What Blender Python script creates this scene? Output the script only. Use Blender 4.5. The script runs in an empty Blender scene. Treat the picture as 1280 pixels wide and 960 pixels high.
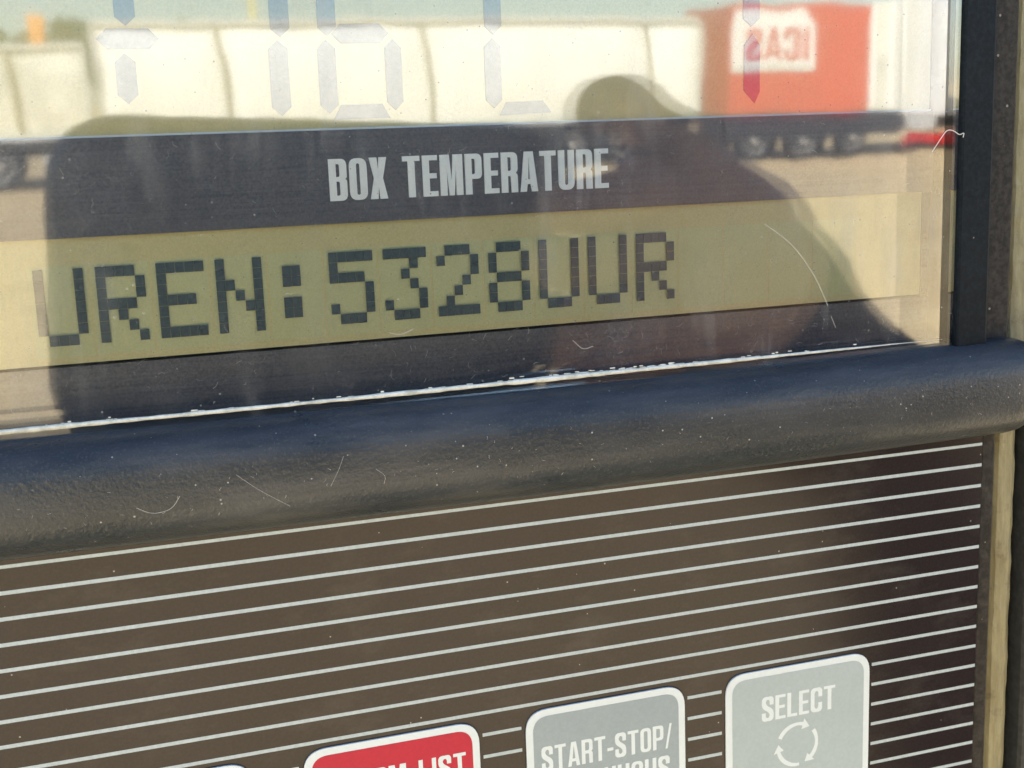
import bpy, bmesh, math, random
from mathutils import Vector, Matrix
from mathutils.geometry import tessellate_polygon
random.seed(7)
C = bpy.context.scene
COL = C.collection
R = math.radians
MM = 0.001
PANEL_H = 1.75                      # height of the panel origin above the yard
LEAN = R(2.6)                       # the panel leans slightly forward
PM = Matrix.Translation((0, 0, PANEL_H)) @ Matrix.Rotation(LEAN, 4, 'X')

# ------------------------------------------------------------------ camera
cam_d = bpy.data.cameras.new("camera")
cam = bpy.data.objects.new("camera", cam_d); COL.objects.link(cam)
cam_d.sensor_width = 36.0
cam_d.lens = 1550 / 1280 * 36.0
cam_d.clip_start = 0.005
cam_d.clip_end = 2000
right = Vector((0.9521715, -0.3032310, -0.0376877))
up = Vector((0.0916880, 0.1658735, 0.9818754))
back = Vector((-0.2914837, -0.9383693, 0.1857427))
cl = Vector((-46.637, -150.139, 29.719)) * MM
cm = Matrix.Identity(4)
for i in range(3):
    cm[i][0] = right[i]; cm[i][1] = up[i]; cm[i][2] = back[i]; cm[i][3] = cl[i]
cam.matrix_world = PM @ cm
cam_d.dof.use_dof = True
cam_d.dof.focus_distance = 0.163
cam_d.dof.aperture_fstop = 75
C.camera = cam
CAMW = (PM @ cm).translation.copy()

# ------------------------------------------------------------------ world, sun, exposure
SUN_EL, SUN_AZ = R(48), R(-28)      # behind the panel, a little to the left
w = bpy.data.worlds.new("World"); C.world = w; w.use_nodes = True
nt = w.node_tree; nt.nodes.clear()
sky = nt.nodes.new('ShaderNodeTexSky'); sky.sky_type = 'NISHITA'; sky.sun_disc = False
sky.sun_elevation = SUN_EL; sky.sun_rotation = SUN_AZ
sky.air_density = 1.0; sky.dust_density = 0.3; sky.ozone_density = 3.0
bg = nt.nodes.new('ShaderNodeBackground'); bg.inputs['Strength'].default_value = 0.066
out = nt.nodes.new('ShaderNodeOutputWorld')
nt.links.new(sky.outputs[0], bg.inputs[0]); nt.links.new(bg.outputs[0], out.inputs[0])
sd = bpy.data.lights.new("sun", 'SUN'); sd.energy = 4.3; sd.angle = R(0.5); sd.color = (1, 0.98, 0.945)
sun = bpy.data.objects.new("sun", sd); COL.objects.link(sun)
sdir = Vector((math.sin(SUN_AZ) * math.cos(SUN_EL), math.cos(SUN_AZ) * math.cos(SUN_EL), math.sin(SUN_EL)))
sun.rotation_euler = sdir.to_track_quat('Z', 'Y').to_euler()
sun.location = sdir * 50
C.view_settings.view_transform = 'Standard'; C.view_settings.look = 'None'
C.view_settings.exposure = 2.47; C.view_settings.gamma = 1

# ------------------------------------------------------------------ node helpers
class N:
    def __init__(s, name):
        s.m = bpy.data.materials.new(name); s.m.use_nodes = True
        s.t = s.m.node_tree; s.t.nodes.clear()
        s.o = s.t.nodes.new('ShaderNodeOutputMaterial')
        tc = s.t.nodes.new('ShaderNodeTexCoord'); s.co = tc.outputs['Object']
    def n(s, typ, **kw):
        x = s.t.nodes.new('ShaderNode' + typ)
        for k, v in kw.items(): setattr(x, k, v)
        return x
    def link(s, a, b): s.t.links.new(a, b)
    def setin(s, node, key, v):
        if hasattr(v, 'is_output') or isinstance(v, bpy.types.NodeSocket): s.link(v, node.inputs[key])
        else:
            if isinstance(v, (tuple, list)) and len(v) == 3 and node.inputs[key].type == 'RGBA': v = (*v, 1)
            node.inputs[key].default_value = v
    def scaled(s, sx, sy=None, sz=None, rot=(0, 0, 0)):
        mp = s.n('Mapping'); s.link(s.co, mp.inputs[0])
        mp.inputs['Scale'].default_value = (sx, sy or sx, sz or sx); mp.inputs['Rotation'].default_value = rot
        return mp.outputs[0]
    def noise(s, vec, scale=1.0, detail=3.0, rough=0.55):
        x = s.n('TexNoise'); s.link(vec, x.inputs['Vector'])
        x.inputs['Scale'].default_value = scale; x.inputs['Detail'].default_value = detail; x.inputs['Roughness'].default_value = rough
        return x.outputs['Fac']
    def ramp(s, f, stops):
        x = s.n('ValToRGB'); s.link(f, x.inputs[0]); e = x.color_ramp.elements
        while len(e) < len(stops): e.new(0.5)
        for i, (p, c) in enumerate(stops):
            e[i].position = p; e[i].color = (*c, 1) if isinstance(c, (tuple, list)) else (c, c, c, 1)
        return x.outputs['Color']
    def mix(s, f, a, b, mode='MIX'):
        x = s.n('Mix', data_type='RGBA', blend_type=mode)
        s.setin(x, 0, f); s.setin(x, 6, a); s.setin(x, 7, b); return x.outputs[2]
    def math(s, op, a, b=0.0):
        x = s.n('Math', operation=op); s.setin(x, 0, a); s.setin(x, 1, b); return x.outputs[0]
    def specks(s, cell, size, density, seed=0.0):
        """0/1 mask of small round dust grains; cell in metres"""
        v = s.scaled(1 / cell); mp = s.n('Mapping'); s.link(v, mp.inputs[0]); mp.inputs['Location'].default_value = (seed, seed * 2.1, seed * .7)
        vo = s.n('TexVoronoi'); s.link(mp.outputs[0], vo.inputs['Vector']); vo.inputs['Scale'].default_value = 1.0
        sep = s.n('SeparateColor'); s.link(vo.outputs['Color'], sep.inputs[0])
        pick = s.math('LESS_THAN', sep.outputs[0], density)
        rad = s.math('MULTIPLY', sep.outputs[1], size)
        hit = s.math('LESS_THAN', vo.outputs['Distance'], rad)
        return s.math('MULTIPLY', pick, hit)
    def bump(s, h, strength, dist):
        b = s.n('Bump'); b.inputs['Strength'].default_value = strength; b.inputs['Distance'].default_value = dist
        s.link(h, b.inputs['Height']); return b.outputs[0]
    def pbr(s, color, rough=0.5, spec=0.5, metal=0.0, coat=0.0, coat_rough=0.03, coat_ior=1.5, normal=None, coat_normal=None):
        p = s.n('BsdfPrincipled')
        s.setin(p, 'Base Color', color); s.setin(p, 'Roughness', rough); s.setin(p, 'Specular IOR Level', spec)
        s.setin(p, 'Metallic', metal); s.setin(p, 'Coat Weight', coat); s.setin(p, 'Coat Roughness', coat_rough); s.setin(p, 'Coat IOR', coat_ior)
        if normal: s.link(normal, p.inputs['Normal'])
        s.link(p.outputs[0], s.o.inputs[0]); return p

def simple(name, col, rough=0.6, var=0.12, scale=8.0, **kw):
    k = N(name); f = k.noise(k.scaled(scale), 1.0, 4)
    a = tuple(c * (1 - var) for c in col); b = tuple(min(1, c * (1 + var)) for c in col)
    k.pbr(k.ramp(f, [(0.3, a), (0.7, b)]), rough, **kw); return k.m

# ------------------------------------------------------------------ panel materials
BACK_COAT = 1.75
def m_strip():
    k = N('brushed_dark_label')
    a = k.noise(k.scaled(45, 1200, 3200), 1, 4, .7)
    b = k.noise(k.scaled(220), 1, 4, .6)
    c = k.noise(k.scaled(3500), 1, 2, .6)
    col = k.ramp(a, [(0.3, (0.050, 0.062, 0.088)), (0.7, (0.105, 0.118, 0.150))])
    col = k.mix(k.ramp(b, [(0.35, 0.0), (0.75, 0.45)]), col, (0.085, 0.082, 0.090))
    col = k.mix(k.ramp(c, [(0.35, 0.0), (0.75, 0.42)]), col, (0.22, 0.22, 0.24))
    k.pbr(col, 0.45, 0.4, coat=1.0, coat_rough=0.032, coat_ior=BACK_COAT)
    return k.m
def m_lcd(name, c1, c2):
    k = N(name)
    a = k.noise(k.scaled(55), 1, 4, .6); g = k.noise(k.scaled(4200), 1, 2, .7)
    col = k.mix(k.ramp(a, [(0.35, 0.0), (0.7, 1.0)]), c1, c2)
    col = k.mix(k.ramp(g, [(0.35, 0.0), (0.7, 0.30)]), col, tuple(x * .55 for x in c1))
    k.pbr(col, 0.4, 0.3, coat=1.0, coat_rough=0.032, coat_ior=BACK_COAT)
    return k.m
def m_pixel(name, c1, c2):
    k = N(name)
    g = k.noise(k.scaled(2500), 1, 2, .7)
    k.pbr(k.ramp(g, [(0.3, c1), (0.7, c2)]), 0.4, 0.3, coat=1.0, coat_rough=0.032, coat_ior=BACK_COAT)
    return k.m
def m_pane():
    k = N('clear_acrylic')
    tr = k.n('BsdfTransparent'); gl = k.n('BsdfGlossy'); gl.inputs['Roughness'].default_value = 0.034
    wob = k.noise(k.scaled(70), 1, 2, .5)
    k.link(k.bump(wob, 0.05, 0.0006), gl.inputs['Normal'])
    fr = k.n('Fresnel'); fr.inputs['IOR'].default_value = 1.62
    mx = k.n('MixShader'); k.link(fr.outputs[0], mx.inputs[0]); k.link(tr.outputs[0], mx.inputs[1]); k.link(gl.outputs[0], mx.inputs[2])
    # dust film and grains lying on the front
    df = k.n('BsdfDiffuse'); df.inputs['Color'].default_value = (0.55, 0.55, 0.54, 1)
    film = k.noise(k.scaled(110, 110, 60), 1, 5, .65); fine = k.noise(k.scaled(1900), 1, 3, .7)
    filmf = k.math('MULTIPLY', k.ramp(film, [(0.5, 0.0), (0.85, 1.0)]), k.ramp(fine, [(0.45, 0.0), (0.75, 0.22)]))
    smear = k.noise(k.scaled(260, 260, 45, (0, R(25), 0)), 1, 4, .6); patch = k.noise(k.scaled(38), 1, 3, .5)
    smf = k.math('MULTIPLY', k.ramp(smear, [(0.5, 0.0), (0.72, 0.20)]), k.ramp(patch, [(0.46, 0.0), (0.64, 1.0)]))
    filmf = k.math('MAXIMUM', filmf, smf)
    sp = k.math('MULTIPLY', k.specks(0.0008, 0.15, 0.22), 0.38)
    sp2 = k.math('MULTIPLY', k.specks(0.005, 0.04, 0.35, 3.0), 0.7)
    fac = k.math('MAXIMUM', k.math('MAXIMUM', sp, sp2), filmf)
    m2 = k.n('MixShader'); k.link(fac, m2.inputs[0]); k.link(mx.outputs[0], m2.inputs[1]); k.link(df.outputs[0], m2.inputs[2])
    k.link(m2.outputs[0], k.o.inputs[0]); return k.m
def m_rail():
    k = N('grained_black_plastic')
    g1 = k.noise(k.scaled(1500, 1500, 1700), 1, 2, .5); g2 = k.noise(k.scaled(3400), 1, 2, .6)
    h = k.math('ADD', g1, k.math('MULTIPLY', g2, 0.5))
    wear = k.noise(k.scaled(60, 60, 110), 1, 5, .65)
    col = k.mix(k.ramp(wear, [(0.4, 0.0), (0.75, 1.0)]), (0.027, 0.033, 0.040), (0.050, 0.055, 0.060))
    col = k.mix(k.ramp(g2, [(0.55, 0.0), (0.8, 0.4)]), col, (0.17, 0.165, 0.16))
    sp = k.math('MAXIMUM', k.specks(0.0009, 0.15, 0.20, 1.3), k.specks(0.0055, 0.045, 0.4, 5.1))
    col = k.mix(k.math('MULTIPLY', sp, 0.8), col, (0.42, 0.41, 0.38))
    rub = k.noise(k.scaled(22, 22, 160), 1, 5, .7)
    col = k.mix(k.ramp(rub, [(0.47, 0.0), (0.72, 0.7)]), col, (0.10, 0.10, 0.10))
    k.pbr(col, k.ramp(wear, [(0.3, 0.25), (0.7, 0.37)]), 0.38, normal=k.bump(h, 0.7, 0.00014))
    return k.m
def m_key_base():
    k = N('brown_overlay_film')
    g = k.noise(k.scaled(2600), 1, 3, .65); a = k.noise(k.scaled(40), 1, 4, .6)
    col = k.mix(k.ramp(a, [(0.35, 0.0), (0.7, 1.0)]), (0.017, 0.0125, 0.0145), (0.022, 0.017, 0.019))
    col = k.mix(k.ramp(g, [(0.4, 0.0), (0.75, 0.30)]), col, (0.048, 0.040, 0.038))
    sp = k.math('MAXIMUM', k.specks(0.0014, 0.09, 0.12, 2.3), k.specks(0.009, 0.026, 0.4, 4.4))
    col = k.mix(k.math('MULTIPLY', sp, 0.7), col, (0.45, 0.44, 0.42))
    gr = k.noise(k.scaled(70, 70, 130), 1, 6, .7)
    col = k.mix(k.ramp(gr, [(0.52, 0.0), (0.8, 0.5)]), col, (0.075, 0.066, 0.058))
    k.pbr(col, 0.16, 0.33, normal=k.bump(g, 0.12, 0.00002))
    return k.m
def m_print(name, col, var=0.06):
    k = N(name); g = k.noise(k.scaled(1800), 1, 3, .7); a = k.noise(k.scaled(160), 1, 3, .6)
    c = k.mix(k.ramp(g, [(0.35, 0.0), (0.75, 1.0)]), tuple(x * (1 - var) for x in col), tuple(min(1, x * (1 + var)) for x in col))
    c = k.mix(k.ramp(a, [(0.45, 0.0), (0.8, 0.25)]), c, tuple(x * .82 for x in col))
    k.pbr(c, 0.5, 0.25); return k.m
def m_dark(name, col, rough, grain=1500, amp=0.5, spk=0.12, spec=0.4):
    k = N(name); g = k.noise(k.scaled(grain), 1, 3, .65); a = k.noise(k.scaled(150), 1, 4, .6)
    c = k.mix(k.ramp(g, [(0.4, 0.0), (0.75, 1.0)]), col, tuple(x * (1 + amp * 2) for x in col))
    c = k.mix(k.ramp(a, [(0.5, 0.0), (0.8, 0.3)]), c, tuple(x * 1.8 + .01 for x in col))
    sp = k.specks(0.0016, 0.13, spk, 7.7)
    c = k.mix(k.math('MULTIPLY', sp, 0.7), c, (0.32, 0.30, 0.27))
    k.pbr(c, rough, spec, normal=k.bump(g, 0.3, 0.0001)); return k.m
def m_seal():
    k = N('aged_cream_seal'); a = k.noise(k.scaled(900, 900, 120), 1, 5, .7); b = k.noise(k.scaled(380), 1, 4, .7)
    c = k.mix(k.ramp(a, [(0.35, 0.0), (0.7, 1.0)]), (0.26, 0.225, 0.125), (0.40, 0.365, 0.22))
    c = k.mix(k.ramp(b, [(0.55, 0.0), (0.75, 0.6)]), c, (0.12, 0.10, 0.07))
    k.pbr(c, 0.6, 0.3, normal=k.bump(b, 0.6, 0.0004)); return k.m
def m_bead():
    k = N('lit_edge_bead'); b = k.noise(k.scaled(600), 1, 4, .7)
    k.pbr(k.ramp(b, [(0.3, (0.55, 0.53, 0.42)), (0.6, (0.88, 0.85, 0.72))]), 0.4, 0.5); return k.m

M = {}
M['strip'] = m_strip()
M['lcd'] = m_lcd('olive_lcd_glass', (0.62, 0.575, 0.30), (0.68, 0.635, 0.35))
M['lcd_cell'] = m_lcd('green_lcd_cell', (0.59, 0.615, 0.335), (0.64, 0.665, 0.38))
M['pixel'] = m_pixel('lcd_dark_pixel', (0.045, 0.078, 0.098), (0.080, 0.122, 0.140)); M['digit'] = m_pixel('lcd_digit_segment', (0.10, 0.14, 0.165), (0.15, 0.19, 0.21)); M['pane'] = m_pane(); M['rail'] = m_rail(); M['film'] = m_key_base()
M['stripe'] = m_print('pale_stripe_print', (0.43, 0.50, 0.53), .12)
M['silver'] = m_print('silver_lettering', (0.88, 0.95, 0.96), .03)
M['white_print'] = m_print('white_key_print', (0.64, 0.71, 0.75), 0.03)
M['grey_key'] = m_print('grey_key_film', (0.30, 0.36, 0.39), 0.05)
M['pale_key'] = m_print('pale_grey_key_film', (0.38, 0.45, 0.475), 0.05)
M['red_key'] = m_print('red_key_film', (0.46, 0.026, 0.05), 0.06)
M['bezel'] = m_dark('smooth_black_bezel', (0.006, 0.009, 0.012), 0.5, 1700, .5, .06, .10)
M['flange'] = m_dark('rough_black_flange', (0.020, 0.018, 0.016), 0.7, 900, .9, .2, .2)
M['plate'] = m_dark('dark_grey_plate', (0.028, 0.030, 0.031), 0.6, 900, .5, .15)
M['seal'] = m_seal(); M['bead'] = m_bead()
M['recess'] = simple('dark_recess_liner', (0.012, 0.012, 0.013), 0.7)
M['scratch'] = simple('pale_scratch', (0.55, 0.54, 0.50), 0.6)
M['fibre'] = simple('white_lint', (0.75, 0.73, 0.70), 0.8)

# ------------------------------------------------------------------ mesh helpers
class MB:
    def __init__(s): s.v = []; s.f = []; s.mi = []
    def add(s, vs, fs, mi=0):
        o = len(s.v); s.v += [tuple(v) for v in vs]; s.f += [tuple(i + o for i in f) for f in fs]; s.mi += [mi] * len(fs); return s
    def box(s, x0, x1, y0, y1, z0, z1, mi=0):
        vs = [(x, y, z) for x in (x0, x1) for y in (y0, y1) for z in (z0, z1)]
        return s.add(vs, [(0, 1, 3, 2), (4, 6, 7, 5), (0, 4, 5, 1), (2, 3, 7, 6), (0, 2, 6, 4), (1, 5, 7, 3)], mi)
    def prism(s, outer, holes, y0, y1, mi=0):
        """flat shape in X-Z with thickness from y0 (front) to y1"""
        loops = [outer] + list(holes)
        pts = [p for l in loops for p in l]; n = len(pts)
        tris = tessellate_polygon([[Vector((p[0], p[1], 0)) for p in l] for l in loops])
        vs = [(p[0], y0, p[1]) for p in pts] + [(p[0], y1, p[1]) for p in pts]
        fs = []
        for t in tris:
            a, b, c = [pts[i] for i in t]
            cr = (b[0] - a[0]) * (c[1] - a[1]) - (b[1] - a[1]) * (c[0] - a[0])
            if abs(cr) < 1e-12: continue
            t = tuple(t) if cr > 0 else tuple(reversed(t))
            fs.append(t); fs.append(tuple(i + n for i in reversed(t)))
        o = 0
        for l in loops:
            m = len(l)
            for i in range(m): fs.append((o + i, o + i + n, o + (i + 1) % m + n, o + (i + 1) % m))
            o += m
        return s.add(vs, fs, mi)
    def tube(s, pts, rad, seg=8, mi=0, cap=True):
        pts = [Vector(p) for p in pts]; rads = rad if isinstance(rad, (list, tuple)) else [rad] * len(pts)
        vs = []; fs = []
        for i, p in enumerate(pts):
            d = (pts[min(i + 1, len(pts) - 1)] - pts[max(i - 1, 0)]).normalized()
            a = d.orthogonal().normalized() if i == 0 else (pa - d * pa.dot(d)).normalized()
            pa = a; b = d.cross(a)
            for k in range(seg):
                t = 2 * math.pi * k / seg
                vs.append(p + (a * math.cos(t) + b * math.sin(t)) * rads[i])
        for i in range(len(pts) - 1):
            for k in range(seg):
                fs.append((i * seg + k, i * seg + (k + 1) % seg, (i + 1) * seg + (k + 1) % seg, (i + 1) * seg + k))
        if cap:
            fs.append(tuple(reversed(range(seg)))); fs.append(tuple(range((len(pts) - 1) * seg, len(pts) * seg)))
        return s.add(vs, fs, mi)
    def lathe(s, c, prof, seg=24, axis='Y', mi=0):
        vs = []; fs = []
        for (r, h) in prof:
            for k in range(seg):
                t = 2 * math.pi * k / seg
                q = (r * math.cos(t), h, r * math.sin(t)) if axis == 'Y' else ((r * math.cos(t), r * math.sin(t), h) if axis == 'Z' else (h, r * math.cos(t), r * math.sin(t)))
                vs.append((c[0] + q[0], c[1] + q[1], c[2] + q[2]))
        for i in range(len(prof) - 1):
            for k in range(seg):
                fs.append((i * seg + k, i * seg + (k + 1) % seg, (i + 1) * seg + (k + 1) % seg, (i + 1) * seg + k))
        fs.append(tuple(reversed(range(seg)))); fs.append(tuple(range((len(prof) - 1) * seg, len(prof) * seg)))
        return s.add(vs, fs, mi)
    def build(s, name, mats, parent=None, k=1.0, bevel=0.0, smooth=False, label=None, segs=2):
        me = bpy.data.meshes.new(name)
        me.from_pydata([(v[0] * k, v[1] * k, v[2] * k) for v in s.v], [], s.f)
        for m in (mats if isinstance(mats, list) else [mats]): me.materials.append(m)
        for p, mi in zip(me.polygons, s.mi): p.material_index = mi
        bm = bmesh.new(); bm.from_mesh(me); bmesh.ops.recalc_face_normals(bm, faces=bm.faces); bm.to_mesh(me); bm.free()
        o = bpy.data.objects.new(name, me); COL.objects.link(o)
        if parent: o.parent = parent
        if bevel:
            b = o.modifiers.new('bevel', 'BEVEL'); b.width = bevel * k; b.segments = segs; b.limit_method = 'ANGLE'; b.angle_limit = R(40)
        if smooth:
            for p in me.polygons: p.use_smooth = True
        if label: o['label'] = label
        return o
def thing(name, label, cat, mat=None, loc=None, group=None):
    o = bpy.data.objects.new(name, None); COL.objects.link(o); o.empty_display_size = 0.05
    if mat is not None: o.matrix_world = mat
    if loc is not None: o.location = loc
    o['label'] = label; o['category'] = cat
    if group: o['group'] = group
    return o
def tag(o, label, cat, group=None):
    o['label'] = label; o['category'] = cat
    if group: o['group'] = group
    return o
def rr(pts, seg=5):
    """polygon with rounded corners: (x, z[, radius])"""
    o = []; n = len(pts)
    for i, p in enumerate(pts):
        r = p[2] if len(p) > 2 else 0
        P = Vector(p[:2])
        if not r: o.append((P.x, P.y)); continue
        a = Vector(pts[i - 1][:2]) - P; b = Vector(pts[(i + 1) % n][:2]) - P
        r = min(r, a.length * .49, b.length * .49)
        A = P + a.normalized() * r; B = P + b.normalized() * r
        for k in range(seg + 1):
            t = k / seg; q = A * (1 - t) ** 2 + P * 2 * t * (1 - t) + B * t * t
            # pull from a parabola towards a circle
            o.append((q.x, q.y))
    return o
def rrect(x0, x1, z0, z1, r, seg=6): return rr([(x0, z0, r), (x1, z0, r), (x1, z1, r), (x0, z1, r)], seg)

# ------------------------------------------------------------------ condensed lettering, drawn glyph by glyph
def ribbon(c, s, h):
    L = []; Rr = []
    for i, p in enumerate(c):
        p = Vector(p); d = Vector(c[min(i + 1, len(c) - 1)]) - Vector(c[max(i - 1, 0)]); d.normalize()
        t = (s * abs(d.y) + h * abs(d.x)) / 2; nn = Vector((-d.y, d.x))
        L.append(tuple(p + nn * t)); Rr.append(tuple(p - nn * t))
    return L + Rr[::-1]
def smoothpath(pts, seg=6):
    o = []
    for i, p in enumerate(pts):
        if i in (0, len(pts) - 1): o.append(tuple(p[:2])); continue
        P = Vector(p[:2]); a = Vector(pts[i - 1][:2]) - P; b = Vector(pts[i + 1][:2]) - P
        r = min(p[2] if len(p) > 2 else 9, a.length * .5, b.length * .5)
        A = P + a.normalized() * r; B = P + b.normalized() * r
        for k in range(seg + 1):
            t = k / seg; q = A * (1 - t) ** 2 + P * 2 * t * (1 - t) + B * t * t; o.append((q.x, q.y))
    return o
def glyph(ch, s=.17, h=.13, w=.46):
    i = s
    if ch == 'I': return s, [([(0, 0), (s, 0), (s, 1), (0, 1)], [])]
    if ch == 'L': return w * .86, [([(0, 0), (w * .86, 0), (w * .86, h), (s, h), (s, 1), (0, 1)], [])]
    if ch == 'T': 
        a = w * .5 - s / 2; b = w * .5 + s / 2
        return w, [([(a, 0), (b, 0), (b, 1 - h), (w, 1 - h), (w, 1), (0, 1), (0, 1 - h), (a, 1 - h)], [])]
    if ch == 'E':
        e = w * .88
        return e, [([(0, 0), (e, 0), (e, h), (s, h), (s, .5 - h / 2), (e * .93, .5 - h / 2), (e * .93, .5 + h / 2), (s, .5 + h / 2), (s, 1 - h), (e, 1 - h), (e, 1), (0, 1)], [])]
    if ch == '-': return w * .55, [([(0, .34), (w * .55, .34), (w * .55, .34 + h), (0, .34 + h)], [])]
    if ch == '/': return w * .62, [([(0, -.02), (s * .62, -.02), (w * .62, 1.02), (w * .62 - s * .62, 1.02)], [])]
    if ch == 'O': return w, [(rr([(0, 0, .2), (w, 0, .2), (w, 1, .2), (0, 1, .2)]), [rr([(s, h, .1), (w - s, h, .1), (w - s, 1 - h, .1), (s, 1 - h, .1)])])]
    if ch == 'U': return w, [(rr([(0, 1), (0, 0, .2), (w, 0, .2), (w, 1), (w - s, 1), (w - s, h, .1), (s, h, .1), (s, 1)]), [])]
    if ch == 'C':
        c = smoothpath([(w - s / 2, .62), (w - s / 2, 1 - h / 2, .18), (s / 2, 1 - h / 2, .18), (s / 2, h / 2, .18), (w - s / 2, h / 2, .18), (w - s / 2, .38)])
        return w, [(ribbon(c, s, h), [])]
    if ch == 'S':
        c = smoothpath([(w - s / 2, .66), (w - s / 2, 1 - h / 2, .16), (s / 2, 1 - h / 2, .16), (s / 2, .62, .14), (w - s / 2, .38, .14), (w - s / 2, h / 2, .16), (s / 2, h / 2, .16), (s / 2, .34)])
        return w, [(ribbon(c, s, h), [])]
    if ch == 'P': return w, [(rr([(0, 0), (s, 0), (s, .38), (w, .38, .16), (w, 1, .16), (0, 1)]), [rr([(s, .50), (w - s, .50, .07), (w - s, 1 - h, .07), (s, 1 - h)])])]
    if ch == 'R': return w, [(rr([(0, 0), (s, 0), (s, .41), (w - s - .01, .41, .06), (w - s, 0), (w, 0), (w - .005, .44, .05), (w - .06, .485, .03), (w, .55, .06), (w, 1, .16), (0, 1)]), [rr([(s, .54), (w - s, .54, .07), (w - s, 1 - h, .07), (s, 1 - h)])])]
    if ch == 'B': return w, [(rr([(0, 0), (w, 0, .16), (w, .49, .08), (w - .05, .515, .02), (w, .55, .08), (w, 1, .16), (0, 1)]), [rr([(s, h), (w - s, h, .06), (w - s, .46, .06), (s, .46)]), rr([(s, .57), (w - s, .57, .06), (w - s, 1 - h, .06), (s, 1 - h)])])]
    if ch == 'A':
        w = w * 1.08
        return w, [([(0, 0), (s * .95, 0), (s * .95 + .03, .19), (w - s * .95 - .03, .19), (w - s * .95, 0), (w, 0), (w / 2 + s * .68, 1), (w / 2 - s * .68, 1)], [[(s * .95 + .05, .31), (w - s * .95 - .05, .31), (w / 2 + .003, .84), (w / 2 - .003, .84)]])]
    if ch == 'M':
        w = w * 1.34
        return w, [([(0, 0), (s, 0), (s, .66), (w / 2 - s * .38, 0), (w / 2 + s * .38, 0), (w - s, .66), (w - s, 0), (w, 0), (w, 1), (w - s * 1.4, 1), (w / 2, .36), (s * 1.4, 1), (0, 1)], [])]
    if ch == 'N': return w, [([(0, 0), (s, 0), (s, .60), (w - s, 0), (w, 0), (w, 1), (w - s, 1), (w - s, .40), (s, 1), (0, 1)], [])]
    if ch == 'X':
        return w, [([(0, 0), (s * 1.1, 0), (w / 2, .32), (w - s * 1.1, 0), (w, 0), (w / 2 + s * .64, .5), (w, 1), (w - s * 1.1, 1), (w / 2, .68), (s * 1.1, 1), (0, 1), (w / 2 - s * .64, .5)], [])]
    return w * .62, []
def lettering(mb, text, x0, x1, z0, z1, y0, y1, s=.17, h=.13, w=.46, gap=.07, mirror=False):
    """text fitted between x0..x1 and z0..z1"""
    out = []; x = 0
    for ch in text:
        gw, polys = glyph(ch, s, h, w); out.append((x, polys)); x += gw + gap
    tot = x - gap; kx = (x1 - x0) / tot; kz = z1 - z0
    for gx, polys in out:
        for outer, holes in polys:
            f = lambda l: [(x0 + (gx + p[0]) * kx, z0 + p[1] * kz) for p in l]
            mb.prism(f(outer), [f(hh) for hh in holes], y0, y1)
    return mb

# ------------------------------------------------------------------ the control panel (millimetres, X right, Y into the panel, Z up)
panel = thing('control_panel', 'black refrigeration control panel with text display, grained bar and striped keypad', 'control panel', PM)
DY = 6.5                                          # displays sit this far behind the acrylic
def LX(x): return -46.637 + (x + 46.637) * (150.139 + DY) / 150.139
def LZ(z): return 29.719 + (z - 29.719) * (150.139 + DY) / 150.139

# acrylic window
wp = MB().box(-135, 66.9, 0.0, 1.2, -1.0, 84).build('window_pane', M['pane'], panel, MM)
wp['label'] = 'clear scratched acrylic window with a dusty surface'
# tray behind the window
tray = MB()
tray.box(-140, 70.0, DY + 1.2, DY + 2.2, -6, 90)
tray.build('display_tray', M['recess'], panel, MM)
# brushed strips, one above and one below the text display
TILT = 0.20
def tiltz(o): o.rotation_euler.x = R(TILT); return o
ls = MB().box(-132, LX(65.0), DY - .9, DY + .8, LZ(21.75), LZ(32.78)).build('label_strip', M['strip'], panel, MM)
ls['label'] = 'dark brushed strip lettered BOX TEMPERATURE'
let = MB(); lettering(let, 'BOX TEMPERATURE', LX(-22.12), LX(13.65), LZ(24.45), LZ(29.4), DY - 1.1, DY - .91, s=.185, h=.125, w=.46, gap=.065)
let.build('strip_lettering', M['silver'], ls, MM)
MB().box(-132, LX(65.0), DY - .35, DY + .8, -5.5, LZ(7.0)).build('lower_strip', M['strip'], panel, MM)
MB().box(LX(61.35), LX(65.0), DY - .30, DY + .8, LZ(7.34), LZ(21.73)).build('display_end_strip', M['strip'], panel, MM)

# text display
td = MB().box(-132, LX(61.3), DY + .25, DY + 1.1, LZ(7.28), LZ(22.0)).build('text_display', M['lcd'], panel, MM)
td['label'] = 'olive dot matrix display reading UREN:5328UUR'
FONT = {'U': "10001 10001 10001 10001 10001 10001 01110", 'R': "11110 10001 10001 11110 10100 10010 10001", 'E': "11111 10000 10000 11110 10000 10000 11111",
        'N': "10001 10001 11001 10101 10011 10001 10001", ':': "00000 01100 01100 00000 01100 01100 00000", '5': "11111 10000 11110 00001 00001 10001 01110",
        '3': "11111 00010 00100 00010 00001 10001 01110", '2': "01110 10001 00001 00010 00100 01000 11111", '8': "01110 10001 10001 01110 10001 10001 01110"}
cells = MB(); dots = MB()
CW = 6.72; DX = 1.085; DZ = 1.262; X0 = -56.3; Z0 = 18.3
txt = 'UREN:5328UUR    '
for i, ch in enumerate(txt):
    x = X0 + i * CW
    cells.box(LX(x - .5), LX(x + 5 * DX + .5), DY + .215, DY + .247, LZ(Z0 - 8 * DZ - .1), LZ(Z0 + .35))
    if ch in FONT:
        for r, row in enumerate(FONT[ch].split()):
            for c, b in enumerate(row):
                if b == '1':
                    dots.box(LX(x + c * DX + .014), LX(x + (c + 1) * DX - .014), DY - .16, DY - .10, LZ(Z0 - (r + 1) * DZ + .016), LZ(Z0 - r * DZ - .016))
cells.build('character_cells', M['lcd_cell'], td, MM)
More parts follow.
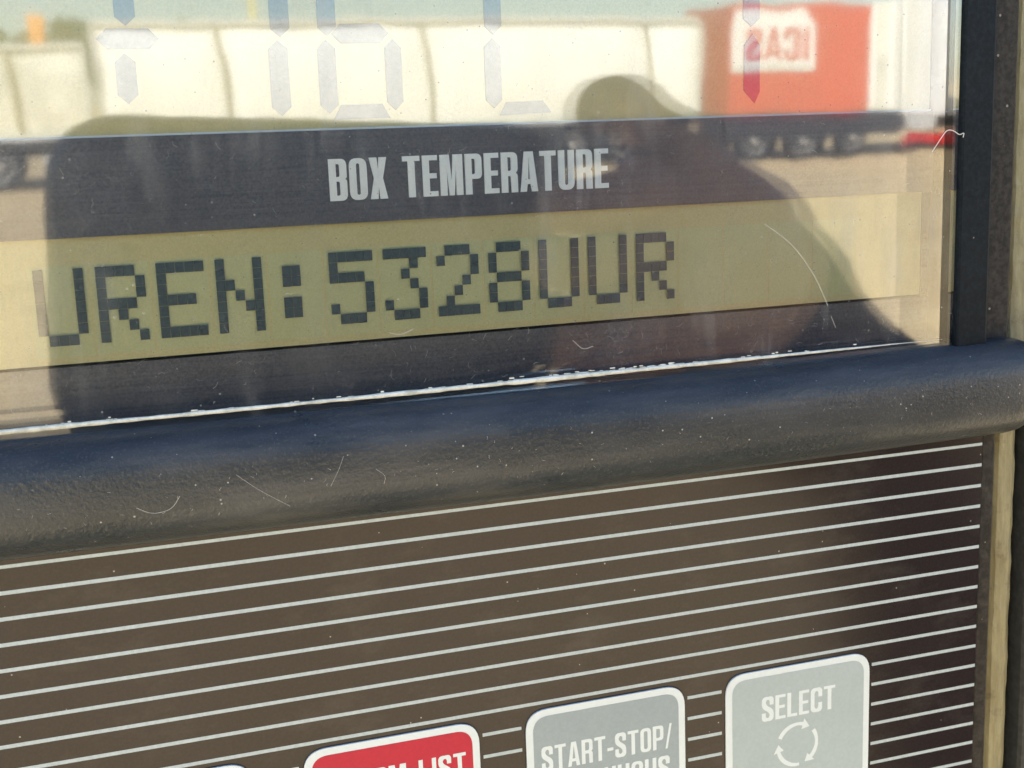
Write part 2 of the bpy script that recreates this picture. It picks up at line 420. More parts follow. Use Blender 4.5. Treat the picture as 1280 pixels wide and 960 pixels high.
dots.build('dot_characters', M['pixel'], td, MM)

# large digit display above
dd = MB().box(-132, LX(65.0), DY + .25, DY + 1.1, LZ(32.82), 88).build('digit_display', M['lcd'], panel, MM)
dd['label'] = 'large digit display washed out by the reflected yard'
sg = [MB()]
def flush(nm): sg[0].build(nm, M['digit'], dd, MM); sg[0] = MB()
def seg(pts): sg[0].prism([(LX(x), LZ(z)) for x, z in pts], [], DY + .12, DY + .22)
def vseg(xc, hw, zt, zb, tt=True, tb=True):
    p = []
    if tb: p += [(xc - hw, zb + 1.0), (xc, zb), (xc + hw, zb + 1.0)]
    else: p += [(xc - hw, zb), (xc + hw, zb)]
    if tt: p += [(xc + hw, zt - 1.0), (xc, zt), (xc - hw, zt - 1.0)]
    else: p += [(xc + hw, zt), (xc - hw, zt)]
    seg(p)
def hseg(xa, xb, zc, hh): seg([(xa, zc), (xa + hh, zc - hh), (xb - hh, zc - hh), (xb, zc), (xb - hh, zc + hh), (xa + hh, zc + hh)])
vseg(-43.7, 1.13, 56, 44.95); hseg(-47.0, -40.2, 43.55, 1.12); vseg(-44.1, 1.13, 42.0, 36.4); flush('plus_sign')
vseg(-26.55, 1.13, 56, 43.55); vseg(-26.95, 1.13, 43.25, 34.6); flush('digit')
vseg(-21.05, 1.08, 56, 43.6); vseg(-21.3, 1.08, 43.2, 34.7); hseg(-20.6, -13.7, 43.9, 1.12); vseg(-13.3, 1.0, 43.2, 34.9)
seg([(-20.9, 34.0), (-14.0, 34.0), (-14.9, 35.7), (-19.9, 35.7)]); flush('digit')
vseg(-0.65, 1.08, 56, 43.6); vseg(-0.85, 1.05, 43.2, 34.8); seg([(-.2, 33.9), (6.6, 34.1), (5.5, 35.6), (.7, 35.5)]); flush('digit')
vseg(34.65, 1.2, 56, 44.3); seg([(33.6, 42.0), (34.8, 43.4), (35.9, 42.0), (35.85, 36.0), (35.1, 34.5), (33.5, 36.2)])
flush('unit_letter')
# bright cut edge of the glass at the foot of the digit display
MB().box(-132, LX(64.9), DY - .1, DY + .2, LZ(32.80), LZ(33.02)).build('glass_edge', M['silver'], dd, MM)

# bead for the window's dirty cut edge, the light it catches in its colour
bd = MB(); pts = []; rad = []
n = 150
for i in range(n + 1):
    x = -125 + i * (190) / n
    e = max(0, (x - 30) / 36.0)
    z = 0.16 + 0.0048 * max(0, x + 20) * .9 + random.uniform(-.015, .015)
    th = (.27 if x < 30 else .27 * max(.10, 1 - e * .95)) * random.uniform(.95, 1.05)
    if 0 < x < 24: th *= 1.25
    th *= 1 + .22 * math.sin(x * .21 + 1) * math.sin(x * .083) + .12 * math.sin(x * 1.7)
    pts.append((x, -.25, z)); rad.append(th)
bd.tube(pts, rad, 8)
for i in range(150):                                # crumbs of dried residue above the bead
    x = random.choice([random.gauss(14, 9), random.uniform(-60, 45), random.gauss(8, 6), random.gauss(16, 5)])
    a = random.uniform(.03, .09); z = .3 + .0043 * max(0, x + 20) + abs(random.gauss(0, .16)); L = random.uniform(.08, .4)
    bd.box(x - L, x + L, -.18 - a * .3, -.02, z - a, z + a)
bo = bd.build('window_edge_bead', M['bead'], panel, MM, smooth=False)

# scratches in the acrylic
sc = MB()
def scratch(mb, pts, r, y=-.03): mb.tube([(p[0], y, p[1]) for p in smoothpath(pts, 6)], r, 5)
scratch(sc, [(36.5, 18.6), (41.0, 15.5), (44.6, 10.5), (46.3, 6.8)], .036)
scratch(sc, [(46.9, 5.2), (47.6, 3.6)], .03)
scratch(sc, [(-15.7, 8.0), (-14.3, 7.5), (-12.6, 8.2)], .04)
scratch(sc, [(8.5, 5.0), (9.9, 3.6), (11.3, 4.0)], .03)
for i in range(300):
    x = random.uniform(-60, 60); z = random.choice([random.uniform(1, 7), random.uniform(20, 33), random.uniform(1, 45)]); a = random.uniform(0, 6.28); l = random.uniform(.2, 1.0)
    b = random.uniform(-.25, .25)
    scratch(sc, [(x, z), (x + l * .5 * math.cos(a) + b * math.sin(a), z + l * .5 * math.sin(a) - b * math.cos(a)), (x + l * math.cos(a), z + l * math.sin(a))], random.uniform(.004, .012))
sc.build('scratches', M['scratch'], wp, MM)

# frame on the right of the window
MB().box(66.95, 72.2, -.9, DY + 2, -1.2, 90).build('window_frame', M['bezel'], panel, MM, bevel=.35)
MB().box(72.3, 77.6, 1.2, 9.0, -1.2, 90).build('frame_flange', M['flange'], panel, MM, bevel=.4)
MB().box(73.0, 75.6, .6, 9.0, -110, -13.5).build('frame_flange', M['flange'], panel, MM, bevel=.4)

# grained bar between window and keypad
prof = [(3, -.8), (.4, -.85), (-.9, -1.0), (-2.3, -1.4), (-3.5, -2.1), (-4.4, -3.0), (-4.95, -4.1), (-5.2, -5.4), (-5.3, -7.0), (-5.33, -8.8), (-5.25, -10.3), (-4.95, -11.5), (-4.4, -12.4), (-3.6, -13.0), (-2.6, -13.85), (-1.5, -14.5), (-.2, -15.0), (3, -15.1)]
bar = MB(); xs = [-140] + [-130 + 4 * i for i in range(52)] + [76, 77.5, 78.8, 79.8, 80.5, 80.9]
vs = []
for x in xs:
    t = max(0, (x - 76) / 4.95); q = math.sqrt(max(0.0, 1 - t * t))
    sag = -.35 * math.sin(max(0, min(1, (x + 62) / 140)) * math.pi)
    rise = 0.0075 * max(0, x - 10)
    for (y, z) in prof:
        zc = -7.7; vs.append((x, 3 + (y - 3) * (.25 + .75 * q), zc + (z - zc) * (.72 + .28 * q) + sag * .6 + rise))
n = len(prof); fs = []
for i in range(len(xs) - 1):
    for j in range(n - 1): fs.append((i * n + j, (i + 1) * n + j, (i + 1) * n + j + 1, i * n + j + 1))
fs.append(tuple(range((len(xs) - 1) * n, len(xs) * n))); fs.append(tuple(reversed(range(n))))
for i in range(len(xs) - 1): fs.append((i * n, i * n + n - 1, (i + 1) * n + n - 1, (i + 1) * n))
bar.add(vs, fs)
cb = bar.build('cross_bar', M['rail'], panel, MM, smooth=True)
cb['label'] = 'grained black plastic bar, dusty and scuffed'
ss = MB()
def barscratch(pts, r=.05): ss.tube([(p[0], -5.3 + .12 * abs(p[1] + 8.6) ** 1.3 * .25 - .06, p[1]) for p in smoothpath(pts, 6)], r, 5)
barscratch([(-47.5, -9.2), (-45.9, -10.2), (-43.6, -9.9), (-42.6, -8.4)], .026)
barscratch([(-36.0, -6.6), (-33.5, -8.8), (-30.0, -11.2)], .016)
barscratch([(-23.2, -5.8), (-24.0, -7.6), (-25.0, -9.3)], .015)
barscratch([(-19.4, -7.8), (-18.2, -8.8), (-18.5, -9.8)], .015)
for i in range(90):
    x = random.uniform(-60, 74); z = random.uniform(-11.5, -5.5); l = random.uniform(.1, .5); a = random.uniform(0, 6.28)
    barscratch([(x, z), (x + .5 * l * math.cos(a) + random.uniform(-.15, .15), z + .5 * l * math.sin(a)), (x + l * math.cos(a), z + l * math.sin(a))], random.uniform(.007, .016))
ss.build('bar_scuffs', M['scratch'], cb, MM)

# keypad overlay
kp = MB().box(-140, 72.74, 0.0, 2.5, -110, -14.2).build('keypad_overlay', M['film'], panel, MM)
kp['label'] = 'brown membrane overlay printed with pale horizontal stripes'
KEYS = [(-120.7, -97.0), (-90.5, -66.8), (-60.35, -36.75), (-30.2, -6.6), (0.0, 23.7), (30.15, 53.85)]
KZ = -45.35; KB = -80.0
st = MB()
for i in range(22):
    z = -15.85 - 3.177 * i; hh = .24 if i else .21
    if z > KZ + .45 or z < KB - .45: st.box(-140, 72.7, -.028, -.003, z - hh, z + hh)
    else:
        cur = -140
        for a, b in KEYS: st.box(cur, a - .55, -.028, -.003, z - hh, z + hh); cur = b + .55
        st.box(cur, 72.7, -.028, -.003, z - hh, z + hh)
st.build('printed_stripes', M['stripe'], kp, MM)

def key(a, b, matname, label):
    g = MB(); g.prism(rrect(a - .13, b + .13, KB - .13, KZ + .13, 3.3, 8), [], -.014, .0); 
    r = MB(); r.prism(rrect(a, b, KB, KZ, 3.2, 8), [], -.30, -.016)
    ko = r.build('membrane_key', M['white_print'], panel, MM, bevel=.14)
    g.build('key_outline', M['flange'], ko, MM)
    f = MB(); f.prism(rrect(a + 1.0, b - 1.0, KB + 1.0, KZ - 1.0, 2.3, 8), [], -.325, -.31)
    f.build('key_face', M[matname], ko, MM); ko['label'] = label
    return ko
# row of keys; three read in the photograph, one only shows a corner
k0 = key(*KEYS[2], 'grey_key', 'grey key of which only the upper corner shows')
ka = key(*KEYS[3], 'red_key', 'red key lettered ALARM LIST')
kb = key(*KEYS[4], 'grey_key', 'grey key lettered START-STOP/CONTINUOUS')
kc = key(*KEYS[5], 'pale_key', 'pale grey key lettered SELECT with circling arrows')
t = MB(); lettering(t, 'ALARM LIST', -27.4, -8.6, -52.9, -49.4, -.345, -.328, s=.165, h=.13, w=.5, gap=.09); t.build('key_lettering', M['white_print'], ka, MM)
t = MB(); lettering(t, 'START-STOP/', 2.1, 21.6, -54.45, -50.85, -.345, -.328, s=.155, h=.125, w=.48, gap=.085)
lettering(t, 'CONTINUOUS', 2.1, 21.2, -59.2, -55.6, -.345, -.328, s=.155, h=.125, w=.48, gap=.085); t.build('key_lettering', M['white_print'], kb, MM)
t = MB(); lettering(t, 'SELECT', 35.9, 48.0, -53.3, -49.55, -.345, -.328, s=.165, h=.12, w=.5, gap=.08)
cx, cz, rc = 41.75, -57.85, 3.2
for k in range(3):
    a0 = R(60 - 120 * k + 95); a1 = R(60 - 120 * k + 8)
    arc = [(cx + rc * math.cos(a0 + (a1 - a0) * q / 14), cz + rc * math.sin(a0 + (a1 - a0) * q / 14)) for q in range(15)]
    t.prism(ribbon(arc, .46, .46), [], -.345, -.328)
    e = R(60 - 120 * k - 8); tip = Vector((cx + rc * math.cos(e), cz + rc * math.sin(e)))
    b_ = R(60 - 120 * k + 14); bc = Vector((cx + rc * math.cos(b_), cz + rc * math.sin(b_))); rd = Vector((math.cos(b_), math.sin(b_)))
    t.prism([tuple(tip), tuple(bc + rd * .85), tuple(bc - rd * .85)], [], -.349, -.3465)
t.build('key_lettering', M['white_print'], kc, MM)

# a white fibre stuck across the window's right edge
lf = MB(); lf.tube([(x, -1.0, z) for x, z in smoothpath([(62.0, 27.2), (63.3, 28.9), (64.4, 30.2), (65.6, 29.9), (66.4, 29.3), (67.2, 29.7), (67.0, 29.0)], 5)], .05, 6)
lo = lf.build('lint_fibre', M['fibre'], None, MM); lo.matrix_world = PM
tag(lo, 'short curled white fibre clinging to the right edge of the display window', 'fibre')

# ------------------------------------------------------------------ refrigeration unit carrying the panel
M['unit_white'] = simple('white_unit_paint', (0.72, 0.72, 0.70), 0.35, 0.04, 3)
unit = thing('refrigeration_unit', 'refrigeration unit casing around the control panel with aged cream seal strip', 'refrigeration unit', PM)
sp = MB(); vs = []; fs = []
zs = [95 - 2.0 * i for i in range(103)]
pr = [(79.0, 9.5), (79.15, 5.6), (79.7, 4.8), (80.6, 4.5), (81.9, 4.5), (82.7, 4.9), (83.2, 5.7), (83.3, 9.5)]
for z in zs:
    j = random.uniform(-.1, .1); j2 = random.uniform(-.12, .12); off = 1.2 if z > -7 else 0.0
    for (x, y) in pr: vs.append((x + off + (j if x < 81 else j2), y + random.uniform(-.08, .08), z))
n = len(pr)
for i in range(len(zs) - 1):
    for j in range(n): fs.append((i * n + j, i * n + (j + 1) % n, (i + 1) * n + (j + 1) % n, (i + 1) * n + j))
fs.append(tuple(range(n))); fs.append(tuple(reversed(range((len(zs) - 1) * n, len(zs) * n))))
sp.add(vs, fs); so = sp.build('seal_strip', M['seal'], unit, MM); so['label'] = 'aged cream seal strip with grimy edges'
MB().box(84.2, 140, 2.5, 11.5, -115, 95).build('side_cover', M['plate'], unit, MM, bevel=1.0)
MB().box(-145, 140, 11.8, 14, -115, 95).build('mounting_plate', M['plate'], unit, MM)
MB().box(-900, 1000, 14.5, 620, -1650, 900).build('casing', M['unit_white'], unit, MM, bevel=20)  # unseen casing body, added to shade the panel, height set for its shadow

# ------------------------------------------------------------------ the yard in front, seen mirrored in the window
def m_ground():
    k = N('sandy_yard')
    a = k.noise(k.scaled(.25, 1.1, 1), 1, 5, .6); b = k.noise(k.scaled(3.0), 1, 4, .6)
    c = k.mix(k.ramp(a, [(0.35, 0.0), (0.7, 1.0)]), (0.45, 0.335, 0.175), (0.57, 0.45, 0.25))
    c = k.mix(k.ramp(b, [(0.35, 0.0), (0.75, .35)]), c, (0.30, 0.24, 0.17))
    k.pbr(c, 0.9, 0.2); return k.m
g = MB(); g.add([(-900, -900, 0), (900, -900, 0), (900, 900, 0), (-900, 900, 0)], [(0, 1, 2, 3)])
go = g.build('ground', m_ground()); go['kind'] = 'structure'

M['tarp'] = simple('white_tarpaulin', (0.85, 0.84, 0.78), 0.55, 0.06, 1.2)
M['tarp_b'] = simple('grubby_white_tarpaulin', (0.66, 0.64, 0.56), 0.6, 0.28, 1.1)
M['strap'] = simple('worn_brown_strap', (0.26, 0.22, 0.15), 0.7)
M['alu'] = simple('dull_aluminium', (0.55, 0.54, 0.50), 0.45, 0.08, 3)
M['chassis'] = simple('dark_chassis', (0.03, 0.03, 0.033), 0.6)
M['tyre'] = simple('tyre_rubber', (0.025, 0.025, 0.025), 0.85)
M['rim'] = simple('grey_wheel_rim', (0.45, 0.42, 0.36), 0.5)
M['red'] = simple('red_body_paint', (0.52, 0.025, 0.028), 0.4, 0.05, 2)
M['cab'] = simple('white_cab_paint', (0.76, 0.75, 0.72), 0.3, 0.03, 2)
M['glass'] = simple('dark_cab_glass', (0.02, 0.025, 0.03), 0.1)
M['orange'] = simple('orange_paint', (0.85, 0.33, 0.06), 0.5)
M['yellow'] = simple('yellow_paint', (0.75, 0.62, 0.22), 0.5)
M['lamp_red'] = simple('red_lamp_lens', (0.5, 0.02, 0.02), 0.25)

def wheel(parent, x, y, r=.5):
    t = MB(); t.lathe((x, y, r), [(r * .62, -.14), (r * .93, -.15), (r, -.10), (r, .10), (r * .93, .15), (r * .62, .14)], 28)
    o = t.build('wheel', M['tyre'], parent, smooth=False)
    h = MB(); h.lathe((x, y, r), [(r * .58, .10), (r * .6, .155), (r * .45, .12), (r * .22, .10), (r * .2, .17), (.02, .18)], 20)
    h.build('rim', M['rim'], o); return o
def trailer(x0, x1, yf, z1, seams, label, mat, straps=True):
    """curtain-sided trailer, its long side facing the panel"""
    L = x1 - x0; zb = 1.15
    t = thing('curtain_trailer', label, 'trailer', loc=(x0, yf - 1.27, 0), group='white curtain-sided trailers parked across the yard')
    b = MB(); b.box(.06, L - .06, -1.2, 1.18, zb + .05, z1 - .12); b.build('body', mat, t, bevel=.03)
    for s, sy in ((1, 1.19), (-1, -1.21)):
        edges = [0.05] + [q - x0 for q in seams if x0 < q < x1] + [L - .05]
        for a, c in zip(edges[:-1], edges[1:]):
            nx, nz = 14, 8; vs = []; fs = []
            for i in range(nx + 1):
                for j in range(nz + 1):
                    u = i / nx; v = j / nz
                    bul = .10 * (1 - (2 * u - 1) ** 6) * math.sin(math.pi * min(1, v * 1.05)) ** .6 + .012 * math.sin(u * 37) * math.sin(v * 9)
                    vs.append((a + .03 + (c - a - .06) * u, sy + s * bul, zb + .10 + (z1 - zb - .26) * v))
            for i in range(nx):
                for j in range(nz): fs.append((i * (nz + 1) + j, (i + 1) * (nz + 1) + j, (i + 1) * (nz + 1) + j + 1, i * (nz + 1) + j + 1))
            m = MB(); m.add(vs, fs); m.build('curtain', mat, t, smooth=True)
    for q in seams:
        if x0 < q < x1:
            sx = q - x0; m = MB(); m.tube([(sx - .16, 1.24, z1 - .12), (sx - .05, 1.33, z1 - .7), (sx, 1.34, (z1 + zb) / 2), (sx + .03, 1.24, zb + .05)], .05, 8); m.build('seam_strap', M['strap'], t)
    m = MB(); m.box(0, L, -1.25, 1.27, z1 - .13, z1); m.build('roof', M['alu'], t, bevel=.03)
    m = MB(); m.box(0, L, -1.25, 1.29, zb - .10, zb + .05); m.build('side_rail', M['alu'], t, bevel=.02)
    for xx in (0.0, L - .1):
        m = MB(); m.box(xx, xx + .1, -1.26, 1.28, zb + .05, z1 - .13); m.build('corner_post', M['alu'], t)
    m = MB(); m.box(.6, L - .3, -.5, .5, .72, zb - .1); m.build('chassis', M['chassis'], t)
    m = MB(); m.box(2.4, 2.6, -.7, .7, 0, .72).box(2.4, 2.6, -.75, -.6, 0, .05); m.build('landing_leg', M['chassis'], t)
    for k in range(3):
        if L > 6:
            for sy in (.95, -.95): wheel(t, L - 4.6 + k * 1.31, sy)
    m = MB(); m.box(L - .02, L + .03, -1.1, 1.1, .95, 1.08); m.build('lamp_bar', M['lamp_red'], t)
    return t
trailer(-12.6, -.35, -28.0, 3.0, [-8, -4.4, -1.8], 'low grubby white trailer at the left of the reflection', M['tarp_b'])
trailer(-.2, 13.9, -28.3, 3.5, [2.5, 7.1, 12.6], 'long white curtain-sided trailer beside the red one', M['tarp'])

def red_truck():
    x0 = 14.6; t = thing('box_trailer', 'red box trailer body with white lettered patch, on dark wheels', 'trailer', loc=(x0, -29.3, 0))
    b = MB(); b.box(0, 3.95, -1.25, 1.25, 1.08, 3.75); bo = b.build('box_body', M['red'], t, bevel=.03)
    m = MB(); m.prism([(.05, 2.15), (2.35, 2.15), (2.35, 3.3), (2.0, 3.62), (.05, 3.62)], [], 1.255, 1.27); po = m.build('logo_patch', M['cab'], bo)
    # letters read correctly for somebody facing the truck, so they mirror in the window
    q = MB(); tmp = MB(); lettering(tmp, 'ICAS', 0, 1.75, 2.45, 3.22, 0, .012, s=.15, h=.13, w=.5, gap=.12)
    q.v = [(2.15 - v[0], 1.274 + v[1], v[2]) for v in tmp.v]; q.f = tmp.f; q.mi = tmp.mi; q.build('logo_lettering', M['red'], po)
    m = MB(); m.box(0.1, 2.3, 1.275, 1.282, 2.22, 2.33); m.build('logo_underline', M['alu'], po)
    for xx in (3.98, 4.22, 4.46):
        m = MB(); m.box(xx, xx + .2, -1.22, 1.27, 1.08, 3.8); m.build('front_post', M['cab'] if xx != 4.22 else M['tarp_b'], t, bevel=.02)
    m = MB(); m.box(0, 4.7, -.45, .45, .6, 1.08); m.build('chassis', M['chassis'], t)
    m = MB(); m.box(-.02, 4.9, 1.0, 1.2, .55, 1.06); m.build('side_guard', M['chassis'], t)
    for k in (.75, 2.1, 3.6):
        for sy in (1.02, -1.02): wheel(t, k, sy, .48)
    return t
red_truck()
def ribbed_trailer():
    t = thing('box_trailer', 'white ribbed box trailer with red bumper right of the red one', 'trailer', loc=(19.5, -29.3, 0))
    m = MB(); m.box(0, 9, -1.25, 1.22, 1.0, 3.85); m.build('box_body', M['cab'], t, bevel=.04)
    for i in range(16):
        m = MB(); m.box(.25 + .55 * i, .25 + .55 * i + random.choice([.06, .12]), 1.225, 1.27, 1.1, 3.75); m.build('rib', M['alu'] if i % 2 else M['tarp_b'], t, bevel=.01)
    m = MB(); m.box(0, 9, -.5, .5, .6, 1.0); m.build('chassis', M['chassis'], t)
    m = MB(); m.box(.2, 1.1, .95, 1.22, .62, .98); m.build('battery_box', M['alu'], t, bevel=.04)
    m = MB(); m.box(.1, 4.2, 1.15, 1.31, .20, .50); m.build('bumper', M['red'], t, bevel=.05)
    for k in (5.2, 6.5, 7.8): wheel(t, k, .98, .48); wheel(t, k, -.98, .48)
ribbed_trailer()

# yellow lamp post and orange mast behind the trailers
lp = thing('lamp_post', 'slim yellow post rising behind the white trailer', 'post', loc=(3.75, -33.5, 0))
MB().tube([(0, 0, 0), (0, 0, 7.5)], [.10, .07], 10).build('pole', M['yellow'], lp); MB().box(-.1, .7, -.15, .15, 7.5, 7.65).build('lamp_head', M['alu'], lp, bevel=.03)
om = thing('light_mast', 'short orange mast standing behind the low white trailer', 'mast', loc=(-1.5, -33, 0))
MB().box(-.1, .1, -.1, .1, 0, 3.1).build('mast_tube', M['alu'], om); MB().box(-.2, .2, -.2, .2, 3.1, 3.95).build('mast_head', M['orange'], om, bevel=.05)

# trees beyond the trailers
M['bark'] = simple('bark', (0.10, 0.08, 0.06), 0.9)
def m_leaf():
    k = N('hazed_leaves'); a = k.noise(k.scaled(.9), 1, 3, .6)
    k.pbr(k.ramp(a, [(0.3, (0.06, 0.09, 0.065)), (0.7, (0.12, 0.16, 0.11))]), 0.7, 0.3); return k.m  # leaf colour lightened, distance haze put into it
M['leaf'] = m_leaf()
def tree(x, y, h, label):
    t = thing('tree', label, 'tree', loc=(x, y, 0), group='trees beyond the parked trailers')
    tr = MB(); tr.tube([(0, 0, 0), (.1, 0, h * .35), (.0, .1, h * .7)], [.28, .2, .06], 8)
    for k in range(5):
        a = random.uniform(0, 6.28); z = h * random.uniform(.35, .55); tr.tube([(0, 0, z), (h * .16 * math.cos(a), h * .16 * math.sin(a), z + h * .18)], [.1, .04], 6)
    tr.build('trunk', M['bark'], t)
    cr = MB()
    cl_ = [(random.gauss(0, h * .15), random.gauss(0, h * .15), h * random.uniform(.42, .9), h * random.uniform(.08, .17)) for _ in range(16)]
    for _ in range(1500):
        cx_, cy_, cz_, rr_ = random.choice(cl_)
        d = Vector((random.gauss(0, 1), random.gauss(0, 1), random.gauss(0, 1))).normalized() * rr_ * random.uniform(.6, 1.05)
        p = Vector((cx_, cy_, cz_)) + d; u = Vector((random.gauss(0, 1), random.gauss(0, 1), random.gauss(0, 1))).normalized(); v = u.orthogonal().normalized(); s = random.uniform(.14, .3)
        cr.add([p + u * s, p + v * s * .6, p - u * s, p - v * s * .6], [(0, 1, 2, 3)])
    cr.build('crown', M['leaf'], t); return t
LBL = ['round tree showing over the low white trailer', 'bushy tree left of the round one', 'short tree between the mast and the post', 'distant tree at the far left edge', 'tree standing behind the orange mast']
for i, (x, y, h) in enumerate([(1.2, -70, 6.2), (-6.5, -74, 7.0), (5.6, -78, 6.4), (-12, -80, 7.4), (-2.2, -76, 6.8)]): tree(x, y, h, LBL[i])

# ------------------------------------------------------------------ the photographer and phone, which block part of the reflection
CR = PM.to_3x3()
ph_m = PM @ cm
phone = thing('smartphone', 'dark smartphone held level in one hand, its rear camera facing the panel', 'phone', ph_m)
M['phone'] = simple('dark_phone_case', (0.012, 0.013, 0.016), 0.5)
M['lens'] = simple('dark_lens_glass', (0.01, 0.01, 0.015), 0.1)
p = MB(); p.prism(rrect(-12.0, 138.5, -72, 10.0, 19, 10), [], 0, 8.0)
p.v = [(v[0], v[2], 3.5 + v[1]) for v in p.v]; p.build('phone_body', M['phone'], phone, MM, bevel=1.2)
for dx, dz in ((0, -19), (19, -9.5)):
    l = MB(); l.lathe((dx, dz, 2.2), [(6.5, 0), (6.5, 1.3)], 24, 'Z'); l.build('camera_lens', M['lens'], phone, MM)
s = MB(); s.prism(rrect(-9.5, 135.5, -69, 7.5, 16, 10), [], 0, .2); s.v = [(v[0], v[2], 11.52 + v[1]) for v in s.v]; s.build('screen', M['lens'], phone, MM)

M['skin'] = simple('skin', (0.42, 0.25, 0.18), 0.55, 0.06, 30)
M['jacket'] = simple('dark_plum_jacket', (0.030, 0.024, 0.028), 0.85, 0.2, 40)
M['trousers'] = simple('dark_trousers', (0.02, 0.022, 0.03), 0.85, 0.15, 40)
M['hair'] = simple('dark_hair', (0.02, 0.014, 0.01), 0.6)
def skin(name, verts, edges, mat, parent=None, lv=2):
    me = bpy.data.meshes.new(name); me.from_pydata([v[0] for v in verts], edges, [])
    o = bpy.data.objects.new(name, me); COL.objects.link(o); me.materials.append(mat)
    if parent: o.parent = parent
    sk = o.modifiers.new('skin', 'SKIN'); sk.use_smooth_shade = True
    if not me.skin_vertices: me.attributes  # layer is created with the modifier
    if not me.skin_vertices:
        bm = bmesh.new(); bm.from_mesh(me); bm.verts.layers.skin.verify(); bm.to_mesh(me); bm.free()
    for i, v in enumerate(verts):
        r = v[1] if isinstance(v[1], tuple) else (v[1], v[1]); me.skin_vertices[0].data[i].radius = r
        me.skin_vertices[0].data[i].use_root = (i == 0)
    sb = o.modifiers.new('sub', 'SUBSURF'); sb.levels = lv; sb.render_levels = lv
    return o
def CP(dx, dz, dy=0.0):                              # a point by the phone, given along the phone's own axes (mm)
    return tuple(ph_m @ Vector((dx * MM, dz * MM, dy * MM)))
V = []; E_ = []
def av(p, r): V.append((tuple(p), r)); return len(V) - 1
def ae(*ids):
    for a, b in zip(ids[:-1], ids[1:]): E_.append((a, b))
ARM = [(0.134, -0.222, 1.754), (0.156, -0.25, 1.727), (0.193, -0.29, 1.689), (0.258, -0.34, 1.645), (0.377, -0.43, 1.594)]   # palm, wrist, forearm, elbow side, elbow
PX, PY = .665, -.58
pel = av((PX, PY, .92), (.15, .11)); sp1 = av((PX, PY, 1.10), (.14, .10)); ch = av((PX, PY, 1.30), (.17, .11)); nb = av((PX, PY + .01, 1.44), (.075, .07)); nk = av((PX, PY + .03, 1.51), (.052, .055))
hd = av((PX, PY + .055, 1.585), (.066, .082)); ht = av((PX, PY + .05, 1.665), (.07, .088))
ae(pel, sp1, ch, nb, nk, hd, ht)
arms = []
for sgn in (1, -1):
    if sgn > 0:                                    # right arm hangs relaxed
        bx = PX + .27
        sh = av((PX + .19, PY, 1.40), .058); el = av((bx, PY - .03, 1.12), .045); fa = av((bx + .01, PY + .03, .98), .040)
        wr = av((bx + .01, PY + .07, .87), (.028, .022)); pm_ = av((bx + .005, PY + .09, .79), (.018, .036))
        Q = lambda dx, dy, dz: (bx + dx, PY + dy, dz)
        roots = [(Q(0, .122, .755), Q(-.004, .130, .722), Q(-.012, .128, .700), Q(-.02, .120, .684)), (Q(0, .100, .745), Q(-.004, .106, .708), Q(-.013, .104, .684), Q(-.022, .098, .668)), (Q(0, .080, .746), Q(-.005, .083, .711), Q(-.014, .081, .689), Q(-.023, .076, .674)), (Q(0, .060, .755), Q(-.006, .060, .728), Q(-.014, .058, .710), Q(-.021, .055, .698))]
        thumb = (Q(-.012, .125, .80), Q(-.022, .145, .775), Q(-.026, .15, .75))
    else:                                          # left arm reaches out to the phone
        sh = av((PX - .18, PY, 1.41), .060); el = av(ARM[4], .040); f2 = av(ARM[3], .042); fa = av(ARM[2], .043)
        wr = av(ARM[1], (.036, .041)); pm_ = av(ARM[0], (.026, .037))
        heel = av((.116, -.24, 1.690), .024); ae(pm_, heel)
        roots = [(CP(181, 5, 14), CP(163, 18.5, 9), CP(147, 19.5, 3), CP(135, 12, -3)), (CP(172, -4, 8), CP(160, -6, -6), CP(138, -10, -9), CP(118, -12, -8)), (CP(172, -18, 8), CP(160, -23, -7), CP(138, -27, -9), CP(116, -28, -8)), (CP(176, -44, 10), CP(162, -58, -5), CP(142, -66, -9), CP(126, -68, -8))]
        thumb = (CP(176, -52, 27), CP(152, -62, 22), CP(130, -58, 18))
    if sgn > 0: ae(ch, sh, el, fa, wr, pm_)
    else: ae(ch, sh, el, f2, fa, wr, pm_)
    arms.append((sh, el, fa, wr) if sgn > 0 else (sh, el, f2, fa, wr))
    for k, ch_ in enumerate(roots):
        ids = [av(q, r) for q, r in zip(ch_, (.0100, .0092, .0086, .0076))]; ae(pm_, *ids)
    ids = [av(q, r) for q, r in zip(thumb, (.0125, .0105, .009))]; ae(pm_, *ids)
legs = []
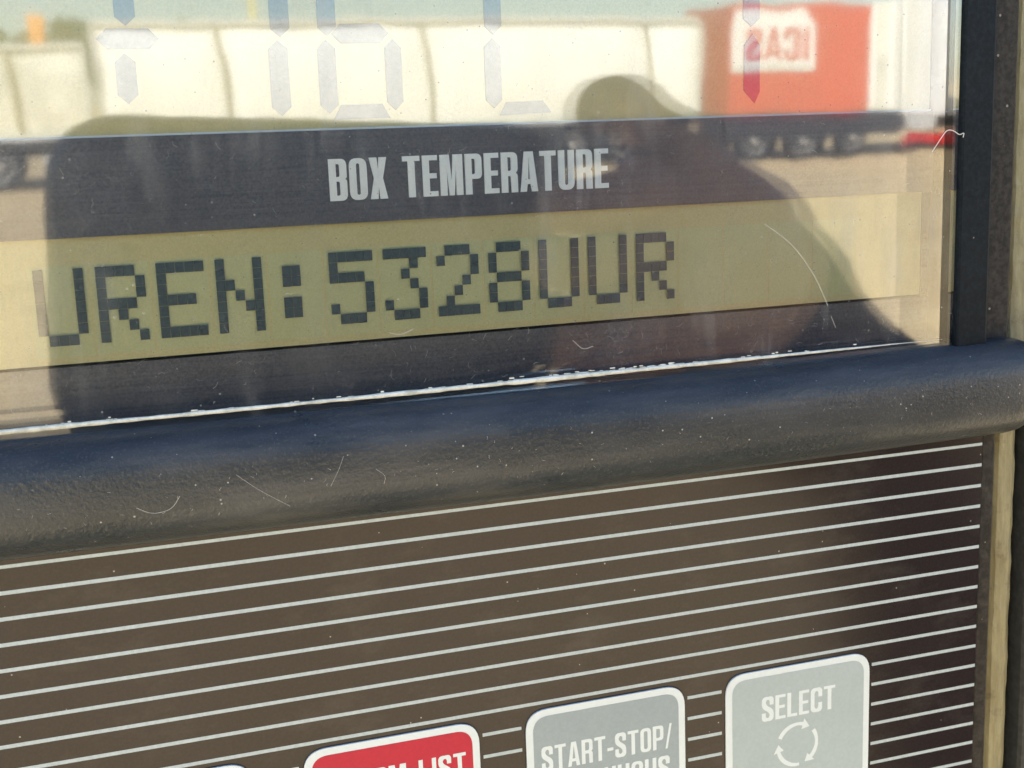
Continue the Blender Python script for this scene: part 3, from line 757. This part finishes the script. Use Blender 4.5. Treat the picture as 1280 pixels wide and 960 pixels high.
for sgn in (1, -1):
    hp = av((PX + sgn * .10, PY, .84), .095); kn = av((PX + sgn * .12, PY + .03, .48), .062); an = av((PX + sgn * .13, PY - .02, .10), .045); to = av((PX + sgn * .145, PY + .15, .04), (.04, .03))
    ae(pel, hp, kn, an, to); legs.append((hp, kn, an, to))
person = skin('person', V, E_, M['skin'])
tag(person, 'person in dark plum jacket reaching out a phone in the left hand', 'person')
def sub(ids, gain, tip=None): return [(V[i][0], tuple(x * gain for x in (V[i][1] if isinstance(V[i][1], tuple) else (V[i][1],) * 2))) for i in ids]
jv = sub([sp1, pel, ch, nb] + list(arms[0]) + list(arms[1]), 1.16)
skin('jacket', jv, [(0, 1), (0, 2), (2, 3), (2, 4), (4, 5), (5, 6), (6, 7), (2, 8), (8, 9), (9, 10), (10, 11), (11, 12)], M['jacket'], person)
tv = sub([pel] + list(legs[0][:3]) + list(legs[1][:3]), 1.15)
skin('trousers', tv, [(0, 1), (1, 2), (2, 3), (0, 4), (4, 5), (5, 6)], M['trousers'], person)
for lg in legs:
    skin('shoe', [(V[lg[2]][0][:2] + (.07,), (.055, .05)), (V[lg[3]][0], (.05, .04))], [(0, 1)], M['phone'], person)
hp_ = V[ht][0]; skin('hair', [((hp_[0], hp_[1] - .02, hp_[2] + .012), (.078, .085)), ((hp_[0], hp_[1] - .045, hp_[2] - .06), (.07, .06))], [(0, 1)], M['hair'], person)
fx, fy, fz = V[hd][0]
skin('nose', [((fx, fy + .075, fz + .02), .010), ((fx, fy + .095, fz - .012), .013)], [(0, 1)], M['skin'], person, 1)
for sgn in (1, -1):
    e = MB(); e.lathe((fx + sgn * .03, fy + .078, fz + .03), [(.003, -.010), (.011, 0), (.003, .009)], 12); e.build('eye', M['cab'], person, smooth=True)
    skin('ear', [((fx + sgn * .072, fy - .01, fz + .02), (.012, .008)), ((fx + sgn * .076, fy - .015, fz - .02), (.009, .007))], [(0, 1)], M['skin'], person, 1)
m = MB(); m.box(fx - .025, fx + .025, fy + .076, fy + .084, fz - .045, fz - .037); m.build('mouth', M['lamp_red'], person, bevel=.003)
